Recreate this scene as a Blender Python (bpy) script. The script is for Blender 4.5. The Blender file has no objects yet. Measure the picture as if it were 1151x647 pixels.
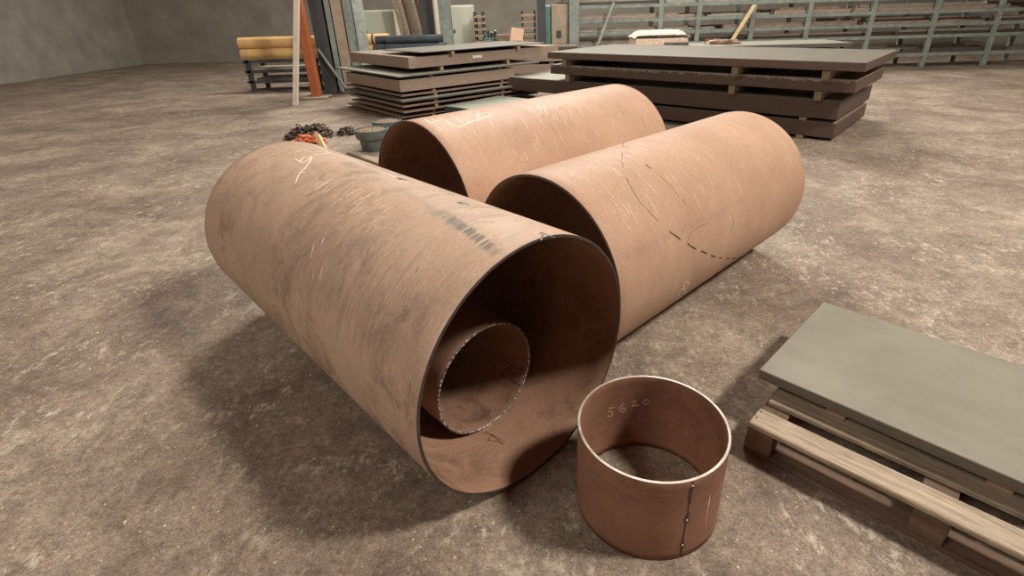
import bpy, bmesh, math, random
from mathutils import Vector, Matrix
from math import sin, cos, pi, radians as R
random.seed(7)
COL = bpy.context.scene.collection
S = 1.6                                    # eye height of the photographer (m)

# ------------------------------------------------------------------ camera
F, PX, PY, PITCH, ROLL = 580.94, 603.0, 297.92, 0.45885, -0.02878
fw = Vector((0, cos(PITCH), -sin(PITCH))); up0 = Vector((0, sin(PITCH), cos(PITCH))); rt0 = Vector((1, 0, 0))
rt = rt0*cos(ROLL)+up0*sin(ROLL); up = -rt0*sin(ROLL)+up0*cos(ROLL)
EYE = Vector((0, 0, S))
cd = bpy.data.cameras.new('camera'); cam = bpy.data.objects.new('camera', cd); COL.objects.link(cam)
cam.matrix_world = Matrix(((rt.x, up.x, -fw.x, 0), (rt.y, up.y, -fw.y, 0), (rt.z, up.z, -fw.z, S), (0, 0, 0, 1)))
cd.sensor_width = 36; cd.lens = F/1151*36
cd.shift_x = -(PX-575.5)/1151; cd.shift_y = (PY-323.5)/1151
cd.clip_start = .05; cd.clip_end = 200
bpy.context.scene.camera = cam

def ray(px, py): return fw + rt*((px-PX)/F) - up*((py-PY)/F)
def on_z(px, py, z=0.0):
    d = ray(px, py); return EYE + d*((z-S)/d.z)
def on_y(px, py, Y):
    d = ray(px, py); return EYE + d*(Y/d.y)

# ------------------------------------------------------------------ helpers
def tag(o, label=None, cat=None, group=None, kind=None):
    if label: o['label'] = label
    if cat: o['category'] = cat
    if group: o['group'] = group
    if kind: o['kind'] = kind
    return o
def empty(name, loc, rz=0, *t, **k):
    o = bpy.data.objects.new(name, None); COL.objects.link(o); o.location = loc; o.rotation_euler.z = rz
    o.empty_display_size = .1
    return tag(o, *t, **k)
def link(name, bm, mat, parent=None, loc=None, rz=0, smooth=False, mats=None):
    me = bpy.data.meshes.new(name)
    bmesh.ops.recalc_face_normals(bm, faces=bm.faces[:])
    bm.to_mesh(me); bm.free()
    for m in (mats or [mat]): me.materials.append(m)
    if smooth:
        for p in me.polygons: p.use_smooth = True
    o = bpy.data.objects.new(name, me); COL.objects.link(o)
    if parent: o.parent = parent
    if loc is not None: o.location = loc
    o.rotation_euler.z = rz
    return o
def box(bm, x0, x1, y0, y1, z0, z1, bev=0.0, M=None):
    vs = [bm.verts.new((x, y, z)) for x in (x0, x1) for y in (y0, y1) for z in (z0, z1)]
    fs = [bm.faces.new([vs[i] for i in f]) for f in ((0,1,3,2),(4,6,7,5),(0,4,5,1),(2,3,7,6),(0,2,6,4),(1,5,7,3))]
    if bev:
        es = list({e for f in fs for e in f.edges})
        r = bmesh.ops.bevel(bm, geom=es, offset=bev, segments=1, affect='EDGES')
        vs = list({v for f in r['faces'] for v in f.verts} | {v for v in vs if v.is_valid})
    if M is not None:
        for v in vs: v.co = M @ v.co
    return bm
def bx(*a, **k): return box(bmesh.new(), *a, **k)
def tube(bm, pts, r, n=8, closed=False, flat=None):
    """tube along points; flat = list of normals to squash it against a surface"""
    pts = [Vector(p) for p in pts]; rings = []; N = len(pts)
    prev = None
    for i, p in enumerate(pts):
        a = pts[(i-1) % N] if closed or i > 0 else p; b = pts[(i+1) % N] if closed or i < N-1 else p
        t = (b-a).normalized()
        if flat: e1 = flat[i]; e1 = (e1-t*e1.dot(t)).normalized()
        elif prev is None:
            e1 = t.cross(Vector((0, 0, 1)));
            if e1.length < .1: e1 = t.cross(Vector((1, 0, 0)))
            e1.normalize()
        else: e1 = (prev-t*prev.dot(t)).normalized()
        prev = e1; e2 = t.cross(e1)
        rr = r[i] if isinstance(r, (list, tuple)) else r
        k1 = .16 if flat else 1
        if flat:
            rr *= random.uniform(.7, 1.15)
            rings.append([bm.verts.new(q) for q in (p-e1*.0006+e2*rr, p+e1*.0003+e2*rr*.85, p+e1*.0003-e2*rr*.85, p-e1*.0006-e2*rr)])
            continue
        rings.append([bm.verts.new(p + e1*cos(2*pi*j/n)*rr*k1 + e2*sin(2*pi*j/n)*rr) for j in range(n)])
    m = N if closed else N-1
    if flat: n = 4
    for i in range(m):
        A, B = rings[i], rings[(i+1) % N]
        for j in range(n): bm.faces.new((A[j], A[(j+1) % n], B[(j+1) % n], B[j]))
    if not closed: bm.faces.new(rings[0][::-1]); bm.faces.new(rings[-1])
    return bm
def lathe(bm, prof, n=32, M=None):
    rings = []
    for r, z in prof:
        rings.append([bm.verts.new((r*cos(2*pi*j/n), r*sin(2*pi*j/n), z)) for j in range(n)])
    for A, B in zip(rings, rings[1:]):
        for j in range(n): bm.faces.new((A[j], A[(j+1) % n], B[(j+1) % n], B[j]))
    bm.faces.new(rings[0][::-1]); bm.faces.new(rings[-1])
    return bm

# ------------------------------------------------------------------ materials
def srgb(r, g, b): return tuple(((c/255)/12.92 if c/255 <= .04045 else ((c/255+.055)/1.055)**2.4) for c in (r, g, b))+(1,)
class NT:
    def __init__(s, name):
        s.m = bpy.data.materials.new(name); s.m.use_nodes = True; s.t = s.m.node_tree
        s.b = s.t.nodes['Principled BSDF']; s.o = s.t.nodes.new('ShaderNodeTexCoord').outputs['Object']
    def n(s, ty, **k):
        nd = s.t.nodes.new(ty)
        for a, b in k.items(): setattr(nd, a, b)
        return nd
    def l(s, a, b): s.t.links.new(a, b)
    def noise(s, sc, det=4, rough=.6, scale=(1, 1, 1), loc=(0, 0, 0), dist=0, vec=None):
        mp = s.n('ShaderNodeMapping'); mp.inputs['Scale'].default_value = scale; mp.inputs['Location'].default_value = loc
        s.l(vec or s.o, mp.inputs['Vector'])
        t = s.n('ShaderNodeTexNoise'); t.inputs['Scale'].default_value = sc; t.inputs['Detail'].default_value = det
        t.inputs['Roughness'].default_value = rough; t.inputs['Distortion'].default_value = dist
        s.l(mp.outputs[0], t.inputs['Vector']); return t.outputs['Fac']
    def ramp(s, f, *st):
        r = s.n('ShaderNodeValToRGB'); e = r.color_ramp.elements
        while len(e) < len(st): e.new(.5)
        for i, (p, c) in enumerate(st):
            e[i].position = p; e[i].color = c if isinstance(c, tuple) else (c, c, c, 1)
        s.l(f, r.inputs[0]); return r.outputs[0]
    def mix(s, f, a, b, mode='MIX'):
        x = s.n('ShaderNodeMix', data_type='RGBA', blend_type=mode)
        for v, i in ((f, 0), (a, 6), (b, 7)):
            if isinstance(v, (float, int, tuple)): x.inputs[i].default_value = v
            else: s.l(v, x.inputs[i])
        return x.outputs[2]
    def math(s, op, a, b=0.0):
        x = s.n('ShaderNodeMath', operation=op)
        for v, i in ((a, 0), (b, 1)):
            if isinstance(v, (float, int)): x.inputs[i].default_value = v
            else: s.l(v, x.inputs[i])
        return x.outputs[0]
    def bump(s, h, st, d=.01):
        b = s.n('ShaderNodeBump'); b.inputs['Strength'].default_value = st; b.inputs['Distance'].default_value = d
        s.l(h, b.inputs['Height']); s.l(b.outputs[0], s.b.inputs['Normal'])
    def col(s, c):
        if isinstance(c, tuple): s.b.inputs['Base Color'].default_value = c
        else: s.l(c, s.b.inputs['Base Color'])
    def rough(s, c):
        if isinstance(c, float): s.b.inputs['Roughness'].default_value = c
        else: s.l(c, s.b.inputs['Roughness'])

def simple(name, c, rough=.6, var=.25, sc=6, metal=0, scale=(1, 1, 1), bump=.15):
    t = NT(name); d = tuple(x*(1-var) for x in c[:3])+(1,); h = tuple(min(1, x*(1+var)) for x in c[:3])+(1,)
    f = t.noise(sc, 6, .65, scale); t.col(t.ramp(f, (.3, d), (.7, h))); t.rough(rough); t.b.inputs['Metallic'].default_value = metal
    if bump: t.bump(t.noise(sc*6, 4, .6, scale), bump, .004)
    return t.m

def pipe_mat(name, light, dark, grime, streak=1.0, seed=0.0, grimy=.5, scrape_or_shade=None, burn=None):
    """hot-rolled steel plate: local Z is the pipe axis, streaks run round the pipe"""
    t = NT(name)
    big = t.noise(1.9, 6, .62, (1, 1, 1), (seed, 3, 1), .3)
    c = t.ramp(big, (.32, dark), (.66, light))
    st = t.noise(4.5, 6, .68, (1, 1, 26), (seed, 0, seed), .1)          # hoop-wise roller streaks
    pt = t.ramp(t.noise(2.2, 3, .5, (1, 1, 1.6), (seed, 7, 3)), (.45, 0), (.62, 1))
    c = t.mix(t.math('MULTIPLY', t.math('MULTIPLY', t.ramp(st, (.5, 0), (.68, 1)), pt), .42*streak), c, tuple(min(1, x*1.45) for x in light[:3])+(1,))
    gr = t.noise(6, 10, .8, (1, 1, 1.3), (seed+4, 1, 0), .8)
    gp = t.ramp(t.noise(1.6, 3, .5, (1, 1, 1), (seed, 1, 9)), (.42, .15), (.6, 1))
    c = t.mix(t.math('MULTIPLY', t.math('MULTIPLY', t.ramp(gr, (.47, 0), (.61, 1)), gp), grimy), c, grime)
    fine = t.noise(75, 5, .75, (1, 1, 1.6), (0, seed, 0))
    c = t.mix(.45, c, t.ramp(fine, (.33, .34), (.67, .66)), 'OVERLAY')
    thin = t.noise(4, 3, .6, (1, 1, 75), (seed, 5, 2))
    c = t.mix(t.math('MULTIPLY', t.ramp(thin, (.58, 0), (.64, 1)), .13*streak), c, tuple(x*.6 for x in dark[:3])+(1,))
    if scrape_or_shade:   # (theta0, theta1, z0, z1, colour, strength) : a scraped or shaded band with its own shape
        sp = t.n('ShaderNodeSeparateXYZ'); t.l(t.o, sp.inputs[0])
        th = t.math('ARCTAN2', sp.outputs[1], sp.outputs[0])
        for a0, a1, z0, z1, cc, k, sl in scrape_or_shade:
            wob = t.math('MULTIPLY', t.math('SUBTRACT', t.noise(4, 3, .6, (1, 1, 10), (9, 9, 9)), .5), (a1-a0)*1.2)
            ta = t.math('SUBTRACT', t.math('ADD', th, wob), t.math('MULTIPLY', sp.outputs[2], sl))
            def win(v, lo, hi, e):
                a = t.n('ShaderNodeMapRange', interpolation_type='SMOOTHSTEP'); t.l(v, a.inputs[0]); a.inputs[1].default_value = lo-e; a.inputs[2].default_value = lo+e
                b = t.n('ShaderNodeMapRange', interpolation_type='SMOOTHSTEP'); t.l(v, b.inputs[0]); b.inputs[1].default_value = hi-e; b.inputs[2].default_value = hi+e
                return t.math('MULTIPLY', a.outputs[0], t.math('SUBTRACT', 1.0, b.outputs[0]))
            w = t.math('MULTIPLY', win(ta, a0, a1, .02), win(sp.outputs[2], z0, z1, .04))
            w = t.math('MULTIPLY', w, t.ramp(t.noise(4, 3, .6, (1, 1, 22), (1, 2, 3)), (.42, 0), (.56, 1)))
            c = t.mix(t.math('MULTIPLY', w, k), c, cc)
    t.col(c)
    t.rough(t.ramp(st, (.35, .66), (.68, .42)))
    t.b.inputs['Specular IOR Level'].default_value = .21
    h = t.math('ADD', t.math('MULTIPLY', st, .6), t.math('MULTIPLY', fine, .3))
    t.bump(h, .22, .006)
    return t.m

M = {}
# theta measured in the pipe's own frame: x = sideways, y = up
M['pipeA'] = pipe_mat('scaled_steel_dusty', (.56, .395, .283, 1), (.42, .285, .195, 1), (.20, .145, .11, 1), .8, 1.3, .85,
                      scrape_or_shade=[(1.285, 1.37, .03, .43, (.10, .115, .095, 1), .85, .40), (1.27, 1.33, .3, .8, (.25, .22, .17, 1), .5, .38), (.35, 1.0, .15, 1.0, (.24, .18, .135, 1), .3, 0)])
M['pipeB'] = pipe_mat('scaled_steel_clean', (.545, .35, .236, 1), (.44, .272, .178, 1), (.33, .21, .15, 1), .8, 5.1, .25)
M['pipeC'] = pipe_mat('scaled_steel_bright', (.555, .36, .243, 1), (.45, .28, .184, 1), (.36, .22, .15, 1), 1.0, 8.7, .2,
                      scrape_or_shade=[(2.70, 2.76, .05, 1.15, (.30, .19, .13, 1), .3, .05)])  # faint band of shadow along the side, painted as a darker strip
M['ring'] = pipe_mat('rusty_ring_steel', (.345, .175, .11, 1), (.215, .105, .066, 1), (.12, .07, .05, 1), .4, 2.2, .5)
M['inside'] = pipe_mat('reddish_shaded_inner_face', (.38, .225, .145, 1), (.29, .165, .105, 1), (.15, .085, .058, 1), .9, 6.3, .7)  # reddish inner steel, with the shade inside the pipes darkened into its colour
M['pipeD'] = pipe_mat('rusty_inner_steel', (.33, .19, .125, 1), (.24, .135, .088, 1), (.09, .055, .04, 1), .7, 3.9, .8)
M['edge'] = simple('sheared_edge', (.06, .042, .033, 1), .45, .5, 30)
t = NT('bare_cut_edge'); f = t.noise(14, 5, .6); t.col(t.ramp(f, (.3, (.42, .34, .27, 1)), (.6, (.72, .64, .54, 1)))); t.rough(.35); t.b.inputs['Metallic'].default_value = .2
M['bare'] = t.m
t = NT('torch_cut_edge'); f = t.noise(95, 3, .7); t.col(t.ramp(f, (.50, (.07, .045, .035, 1)), (.60, (.75, .66, .56, 1)))); t.rough(.4); t.bump(f, .8, .004)
M['torch'] = t.m
M['chalk'] = simple('white_chalk', (.80, .72, .60, 1), .9, .15, 60)
M['chalk_dim'] = simple('faint_chalk', (.62, .46, .33, 1), .9, .25, 80)
M['ink'] = simple('dark_marker_paint', (.035, .02, .015, 1), .6, .3, 40)
M['burn'] = simple('scorched_weld', (.02, .012, .01, 1), .5, .4, 60)
M['scorch'] = simple('brown_scorch', (.055, .03, .022, 1), .6, .5, 40)
M['tack'] = simple('bright_tack_weld', (.75, .7, .62, 1), .3, .1, 50, .4)
M['scratch'] = simple('pale_scratch', (.80, .60, .45, 1), .4, .15, 50)

def slab_mat(name, top, side, seed, spots=.4):
    t = NT(name)
    f = t.noise(3, 8, .7, (1, 1, 1), (seed, 0, 0), .4); g = t.noise(9, 6, .7, (1, 1, 6), (0, seed, 0), .5)
    ct = t.ramp(f, (.3, tuple(x*.75 for x in top[:3])+(1,)), (.7, top))
    ct = t.mix(t.math('MULTIPLY', t.ramp(t.noise(2, 6, .7, (1, 6, 1), (seed, 2, 0)), (.5, 0), (.62, 1)), spots), ct, (.22, .16, .11, 1))
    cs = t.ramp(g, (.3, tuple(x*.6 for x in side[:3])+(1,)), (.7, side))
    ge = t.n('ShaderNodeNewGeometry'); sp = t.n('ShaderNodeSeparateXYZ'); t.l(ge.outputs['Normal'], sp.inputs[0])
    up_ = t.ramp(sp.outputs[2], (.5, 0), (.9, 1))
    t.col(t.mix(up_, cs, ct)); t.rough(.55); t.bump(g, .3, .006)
    return t.m
M['slab'] = slab_mat('plate_steel_brown', (.33, .28, .21, 1), (.42, .31, .24, 1), 1)
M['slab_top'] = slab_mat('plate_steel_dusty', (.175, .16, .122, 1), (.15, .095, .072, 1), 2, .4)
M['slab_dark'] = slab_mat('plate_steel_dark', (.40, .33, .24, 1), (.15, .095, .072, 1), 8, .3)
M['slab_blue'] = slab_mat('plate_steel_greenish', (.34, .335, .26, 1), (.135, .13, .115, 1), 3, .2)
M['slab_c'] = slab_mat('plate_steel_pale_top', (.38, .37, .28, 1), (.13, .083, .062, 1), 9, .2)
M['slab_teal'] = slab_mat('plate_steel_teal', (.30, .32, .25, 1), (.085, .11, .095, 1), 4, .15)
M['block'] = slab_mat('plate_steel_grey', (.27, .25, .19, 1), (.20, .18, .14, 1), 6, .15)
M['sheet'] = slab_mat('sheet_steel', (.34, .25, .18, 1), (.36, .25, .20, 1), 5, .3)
M['spacer'] = simple('spacer_timber', (.42, .30, .20, 1), .8, .3, 14)
M['spacer_old'] = simple('old_spacer_timber', (.30, .225, .16, 1), .85, .35, 18)
M['spacer_pale'] = simple('pale_timber', (.72, .56, .36, 1), .8, .15, 14)

def wood(name, a, b, rot=0):
    t = NT(name); f = t.noise(5, 6, .7, (1, 12, 4), (3, 1, 2), .6); g = t.noise(30, 4, .7, (1, 9, 3))
    c = t.mix(.35, t.ramp(f, (.35, a), (.65, b)), t.ramp(g, (.3, .3), (.7, .7)), 'OVERLAY')
    t.col(c); t.rough(.85); t.bump(g, .4, .004); return t.m
M['wood'] = wood('pallet_wood', (.25, .19, .13, 1), (.47, .38, .27, 1))
M['wood_d'] = wood('pallet_wood_dark', (.11, .065, .045, 1), (.20, .13, .085, 1))
M['stick'] = wood('yellow_timber', (.58, .43, .22, 1), (.74, .58, .32, 1))
M['orange'] = simple('orange_post_paint', (.40, .115, .035, 1), .6, .2, 5)
M['orange_c'] = simple('orange_chain_paint', (.62, .17, .07, 1), .5, .25, 30)
M['chain'] = simple('dark_chain_steel', (.09, .06, .045, 1), .45, .4, 40, .3)
M['darkcol'] = simple('dark_column_paint', (.07, .07, .07, 1), .6, .3, 4)
M['greycol'] = simple('grey_column_paint', (.19, .185, .155, 1), .6, .25, 5)
M['tealcol'] = simple('faded_teal_paint', (.27, .31, .27, 1), .6, .3, 5)
M['palecol'] = simple('pale_blue_grey_paint', (.48, .52, .47, 1), .5, .3, 9)
M['beige'] = simple('dusty_beige_paint', (.42, .34, .245, 1), .7, .2, 4)
M['white'] = simple('off_white_paint', (.72, .64, .52, 1), .6, .1, 8)
M['yellow'] = simple('yellow_pipe_coating', (.95, .60, .26, 1), .45, .12, 4)
M['strap'] = simple('rusty_strap', (.20, .09, .05, 1), .6, .3, 12)
M['navy'] = simple('blue_black_tube', (.045, .058, .065, 1), .45, .3, 5)
M['cabinet'] = simple('pale_green_enamel', (.66, .67, .55, 1), .5, .06, 3, bump=0)
M['tealbox'] = simple('teal_crate_paint', (.15, .26, .23, 1), .6, .2, 8)
M['card'] = simple('brown_cardboard', (.24, .16, .11, 1), .9, .2, 8)
M['paper'] = simple('peach_paper', (.78, .52, .36, 1), .8, .1, 8)
M['bar_a'] = simple('rusty_bar', (.42, .31, .24, 1), .6, .35, 6, scale=(1, 6, 6))
M['bar_b'] = simple('dark_bar', (.10, .085, .075, 1), .5, .35, 6, scale=(1, 6, 6))
M['bar_c'] = simple('grey_bar', (.42, .40, .33, 1), .6, .3, 6, scale=(1, 6, 6))
M['wrap'] = simple('pale_wrapping', (.85, .60, .46, 1), .7, .3, 14)
M['frost'] = simple('white_sheeting', (.56, .51, .42, 1), .6, .2, 20, bump=.6)
M['pot'] = simple('blue_green_iron', (.115, .14, .125, 1), .55, .3, 10)
M['potfill'] = simple('brown_grit', (.28, .20, .14, 1), .95, .5, 50, bump=.8)
M['label'] = simple('white_sticker', (.8, .76, .68, 1), .6, .05, 30, bump=0)
M['blue'] = simple('sky_blue_plastic', (.16, .42, .45, 1), .5, .1, 8)

# floor
t = NT('worn_concrete')
a = t.noise(1.1, 8, .68, (1, 1, 1), (2, 5, 0), .5); b = t.noise(9, 10, .8, (1, 1, 1), (0, 0, 0), .4); g = t.noise(110, 6, .8); g2 = t.noise(38, 6, .8, loc=(5, 1, 0))
c = t.ramp(a, (.30, (.155, .108, .08, 1)), (.5, (.255, .197, .145, 1)), (.66, (.37, .30, .22, 1)))
c = t.mix(.75, c, t.ramp(b, (.3, .2), (.7, .8)), 'OVERLAY')
c = t.mix(.7, c, t.ramp(g, (.36, .2), (.64, .8)), 'OVERLAY')
c = t.mix(.6, c, t.ramp(g2, (.36, .2), (.66, .8)), 'OVERLAY')
sc_ = t.noise(10, 10, .85, (1.5, .9, 1), (7, 3, 0), .15); pl = t.noise(1.6, 3, .5, (1, 1, 1), (4, 4, 0))
wt = t.math('MULTIPLY', t.ramp(sc_, (.53, 0), (.60, 1)), t.ramp(pl, (.42, 0), (.56, 1)))
c = t.mix(t.math('MULTIPLY', wt, .8), c, (.60, .53, .40, 1))
fl = t.ramp(t.noise(60, 2, .5, loc=(3, 9, 0)), (.70, 0), (.74, 1))
c = t.mix(t.math('MULTIPLY', fl, .7), c, (.66, .58, .46, 1))
vo = t.n('ShaderNodeTexVoronoi'); vo.inputs['Scale'].default_value = 34; t.l(t.o, vo.inputs['Vector'])
sx = t.n('ShaderNodeSeparateXYZ'); t.l(vo.outputs['Color'], sx.inputs[0])
spk = t.math('MULTIPLY', t.ramp(vo.outputs['Distance'], (.10, 1), (.16, 0)), t.ramp(sx.outputs[0], (.72, 0), (.80, 1)))
c = t.mix(t.math('MULTIPLY', spk, .8), c, (.72, .62, .49, 1))
pit = t.math('MULTIPLY', t.ramp(vo.outputs['Distance'], (.14, 1), (.22, 0)), t.ramp(sx.outputs[1], (.80, 0), (.86, 1)))
c = t.mix(t.math('MULTIPLY', pit, .55), c, (.09, .06, .045, 1))
oil = t.ramp(t.noise(.9, 6, .7, (1, 1, 1), (11, 6, 0), .8), (.54, 0), (.70, 1))
c = t.mix(t.math('MULTIPLY', oil, .5), c, (.10, .066, .05, 1))
t.col(c); t.rough(t.ramp(b, (.3, .6), (.7, .85)))
t.bump(t.math('ADD', t.math('MULTIPLY', b, .7), t.math('MULTIPLY', g2, .35)), .6, .012)
M['floor'] = t.m
M['wall'] = simple('hall_wall', (.33, .31, .26, 1), .8, .2, 1.5)

# ------------------------------------------------------------------ setting
bm = bmesh.new()
n = 40
vv = [[bm.verts.new((-16+34*i/n, -6+30*j/n, 0)) for j in range(n+1)] for i in range(n+1)]
for i in range(n):
    for j in range(n): bm.faces.new((vv[i][j], vv[i+1][j], vv[i+1][j+1], vv[i][j+1]))
tag(link('floor', bm, M['floor']), kind='structure')
tag(link('wall_back', bx(-16, 18, 23, 23.3, 0, 10), M['wall']), kind='structure')
tag(link('wall_left', bx(-16.3, -16, -6, 23.3, 0, 10), M['wall']), kind='structure')
tag(link('wall_right', bx(18, 18.3, -6, 23.3, 0, 10), M['wall']), kind='structure')

# ------------------------------------------------------------------ pipes
class Pipe:
    def __init__(s, o, d, r): s.o, s.d, s.r = Vector(o), Vector(d).normalized(), r
    def at(s, px, py, r=None, far=False):
        """point where the ray through a photo pixel meets the shell, and the outward normal"""
        r = r or s.r; D = ray(px, py); w = EYE-s.o
        a = D-s.d*D.dot(s.d); b = w-s.d*w.dot(s.d)
        A, B, Cc = a.dot(a), 2*a.dot(b), b.dot(b)-r*r
        q = max(0, B*B-4*A*Cc); k = (-B+(math.sqrt(q) if far else -math.sqrt(q)))/(2*A)
        P = EYE+D*k; n_ = (P-s.o); n_ = (n_-s.d*n_.dot(s.d)).normalized()
        return P, n_
def pipe_mesh(r, L, wall, seg=180, nl=30, wob=0.0, ph=0.0, lip=.004):
    bm = bmesh.new(); ro, ri = r, r-wall
    def ring(rad, z):
        out = []
        for j in range(seg):
            a = 2*pi*j/seg
            k = 1+wob*(sin(2*a+ph+z*.8)+.4*sin(5*a+ph*2+z*2))
            out.append(bm.verts.new((rad*k*cos(a), rad*k*sin(a), z)))
        return out
    prof = [(ri, L*i/nl, 0) for i in range(nl, -1, -1)]
    prof = [(ri, L)] + [(ri, L*i/nl) for i in range(nl-1, 0, -1)] + [(ri, lip*.5), (ri+lip*.4, 0), (ro-lip*.4, 0), (ro, lip*.5)] + [(ro, L*i/nl) for i in range(1, nl)] + [(ro, L)]
    rings = [ring(*p) for p in prof]; K = len(rings)
    for i in range(K):
        A, B = rings[i], rings[(i+1) % K]
        for j in range(seg):
            f = bm.faces.new((A[j], A[(j+1) % seg], B[(j+1) % seg], B[j])); f.smooth = True
            if i in (nl, nl+1, nl+2) or i == K-1: f.material_index = 1
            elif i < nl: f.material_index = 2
    return bm
def add_pipe(name, o, ang, r, L, wall, mat, edge, inside=None, **kw):
    d = Vector((cos(ang), sin(ang), 0)); X = Vector((0, 0, 1)).cross(d)
    bm = pipe_mesh(r, L, wall, **kw)
    ob = link(name, bm, None, mats=[mat, edge, inside or mat])
    for p in ob.data.polygons: p.use_smooth = (p.material_index != 1)
    ob.matrix_world = Matrix(((X.x, 0, d.x, o[0]), (X.y, 0, d.y, o[1]), (X.z, 1, d.z, o[2]), (0, 0, 0, 1)))
    return ob, Pipe(o, d, r)
def each(ob, name, pipe, lines, rad, mat, inside=False, wall=.01, label=None):
    for ln in lines: child(ob, name, strokes(pipe, [ln], rad, inside, wall), mat, label)
def child(ob, name, bm, mat, label=None):
    """parent a mesh built in world coordinates to a pipe"""
    c = link(name, bm, mat); bpy.context.view_layer.update()
    c.parent = ob; c.matrix_parent_inverse = ob.matrix_world.inverted()
    if label: c['label'] = label
    if name in ('scratch_marks', 'scuff_marks', 'chalk_dust', 'scorch_mark'): c['kind'] = 'stuff'
    return c
def strokes(pipe, lines, rad, inside=False, wall=.01, n=6, bm=None):
    bm = bm or bmesh.new()
    for ln in lines:
        # densify
        pts = []
        for (x0, y0), (x1, y1) in zip(ln, ln[1:]):
            m = max(2, int(math.hypot(x1-x0, y1-y0)/4)+1)
            pts += [(x0+(x1-x0)*i/m, y0+(y1-y0)*i/m) for i in range(m)]
        pts.append(ln[-1]); P = []; N = []
        for q in pts:
            p, nn = pipe.at(q[0], q[1], pipe.r-wall if inside else pipe.r, inside)
            if inside: nn = -nn
            P.append(p+nn*.0004); N.append(nn)
        tube(bm, P, rad, n, flat=N)
    return bm

WA = .011
rA, rB, rC = .30114*S, .32534*S, .29497*S
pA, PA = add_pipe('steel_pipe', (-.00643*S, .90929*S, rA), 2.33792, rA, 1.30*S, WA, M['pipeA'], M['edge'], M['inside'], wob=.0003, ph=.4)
tag(pA, 'largest dusty brown steel pipe at left with a smaller pipe inside its open mouth', 'pipe', 'large rolled steel pipes on the floor')
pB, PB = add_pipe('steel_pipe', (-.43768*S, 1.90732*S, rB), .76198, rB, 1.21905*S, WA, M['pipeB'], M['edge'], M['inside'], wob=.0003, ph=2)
tag(pB, 'rearmost tan steel pipe with a chalk outline on top, in front of the plate stacks', 'pipe', 'large rolled steel pipes on the floor')
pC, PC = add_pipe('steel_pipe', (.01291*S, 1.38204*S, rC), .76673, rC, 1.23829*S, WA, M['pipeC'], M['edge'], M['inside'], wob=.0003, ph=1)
tag(pC, 'tan steel pipe at right with a curved dashed dark line marked on its side', 'pipe', 'large rolled steel pipes on the floor')
rD = .15324*S
# inner pipe rests on the inside wall of the big one
dA = Vector((cos(2.35), sin(2.35), 0)); oD = Vector((-.13305*S, 1.05642*S, .15818*S))
nA = Vector((-sin(2.33792), cos(2.33792), 0))
pD, PD = add_pipe('pipe_offcut', oD, 2.345, rD, .95, .010, M['pipeD'], M['torch'], wob=.001, ph=3, lip=.006)
tag(pD, 'small rusty pipe with torch-cut rim lying inside the mouth of the large pipe', 'pipe')
# ring standing on the floor
rR, hR = .15625*S, .21824*S
oR = Vector((.23359*S, .82252*S, 0))
bm = pipe_mesh(rR, hR, .0085, nl=12, wob=.0006, ph=.8, lip=.001)
for v in bm.verts: v.co.z = hR-v.co.z
pR = link('steel_ring', bm, None, mats=[M['ring'], M['bare'], M['ring']])
for p in pR.data.polygons: p.use_smooth = (p.material_index != 1)
pR.location = oR
tag(pR, 'short upright steel ring with bright top rim and three tack welds, standing in front', 'ring')
bpy.context.view_layer.update()
PR = Pipe(oR, (0, 0, 1), rR)

# marks on the pipes -------------------------------------------------
each(pA, 'chalk_stroke', PA, [[(331, 171), (340, 168), (352, 171.5), (362, 170), (371, 172)], [(352, 163), (360, 166), (370, 171.5), (376, 174)],
    [(376, 173), (388, 177), (405, 184), (425, 192), (447, 200)], [(331, 178), (340, 183), (347, 179), (350, 176), (342, 176), (337, 181)],
    [(351, 176), (347, 183), (342, 190), (337, 194), (334, 200), (332, 206)], [(337, 194), (343, 193)], [(352, 174), (362, 173), (371, 172)]], .0034, M['chalk'], label='white chalk stroke')
each(pA, 'burn_mark', PA, [[(449, 200), (453, 201), (457, 202.5)], [(446, 199.5), (450, 201.5), (454, 201)]], .006, M['burn'], label='small black burn mark')
each(pA, 'burn_mark', PA, [[(516, 227), (522, 228), (527, 230)], [(514, 227.5), (521, 229.5)], [(606, 263), (609, 261), (613, 263), (620, 266), (624, 267)], [(608, 270), (610, 263)]], .0035, M['burn'], label='small black burn mark')
bm = bmesh.new(); rnd = random.Random(3)
for i in range(44):        # scratches running round the pipe, their glints put into the pale colour
    x = 345+rnd.random()*100; y = 190+(x-345)*.32+rnd.random()*26
    l = 4+rnd.random()*11
    strokes(PA, [[(x, y), (x-l*.5, y+l*.22), (x-l*.95, y+l*.55)]], .0008+rnd.random()*.0016, bm=bm)
for i in range(5):
    x = 340+rnd.random()*30; y = 250+rnd.random()*60
    strokes(PA, [[(x, y), (x-3, y+7+rnd.random()*9)]], .001+rnd.random()*.001, bm=bm)
child(pA, 'scratch_marks', bm, M['scratch'])
bm = bmesh.new()
for x, y, a, b in ((420, 255, -9, 12), (338, 328, 3, 13), (345, 350, 6, 10), (360, 280, -4, 8), (470, 300, -3, 6), (355, 375, 8, 12)):
    strokes(PA, [[(x, y), (x+a*.5, y+b*.55), (x+a, y+b)]], .0012, bm=bm)
child(pA, 'scuff_marks', bm, M['strap'])
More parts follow.
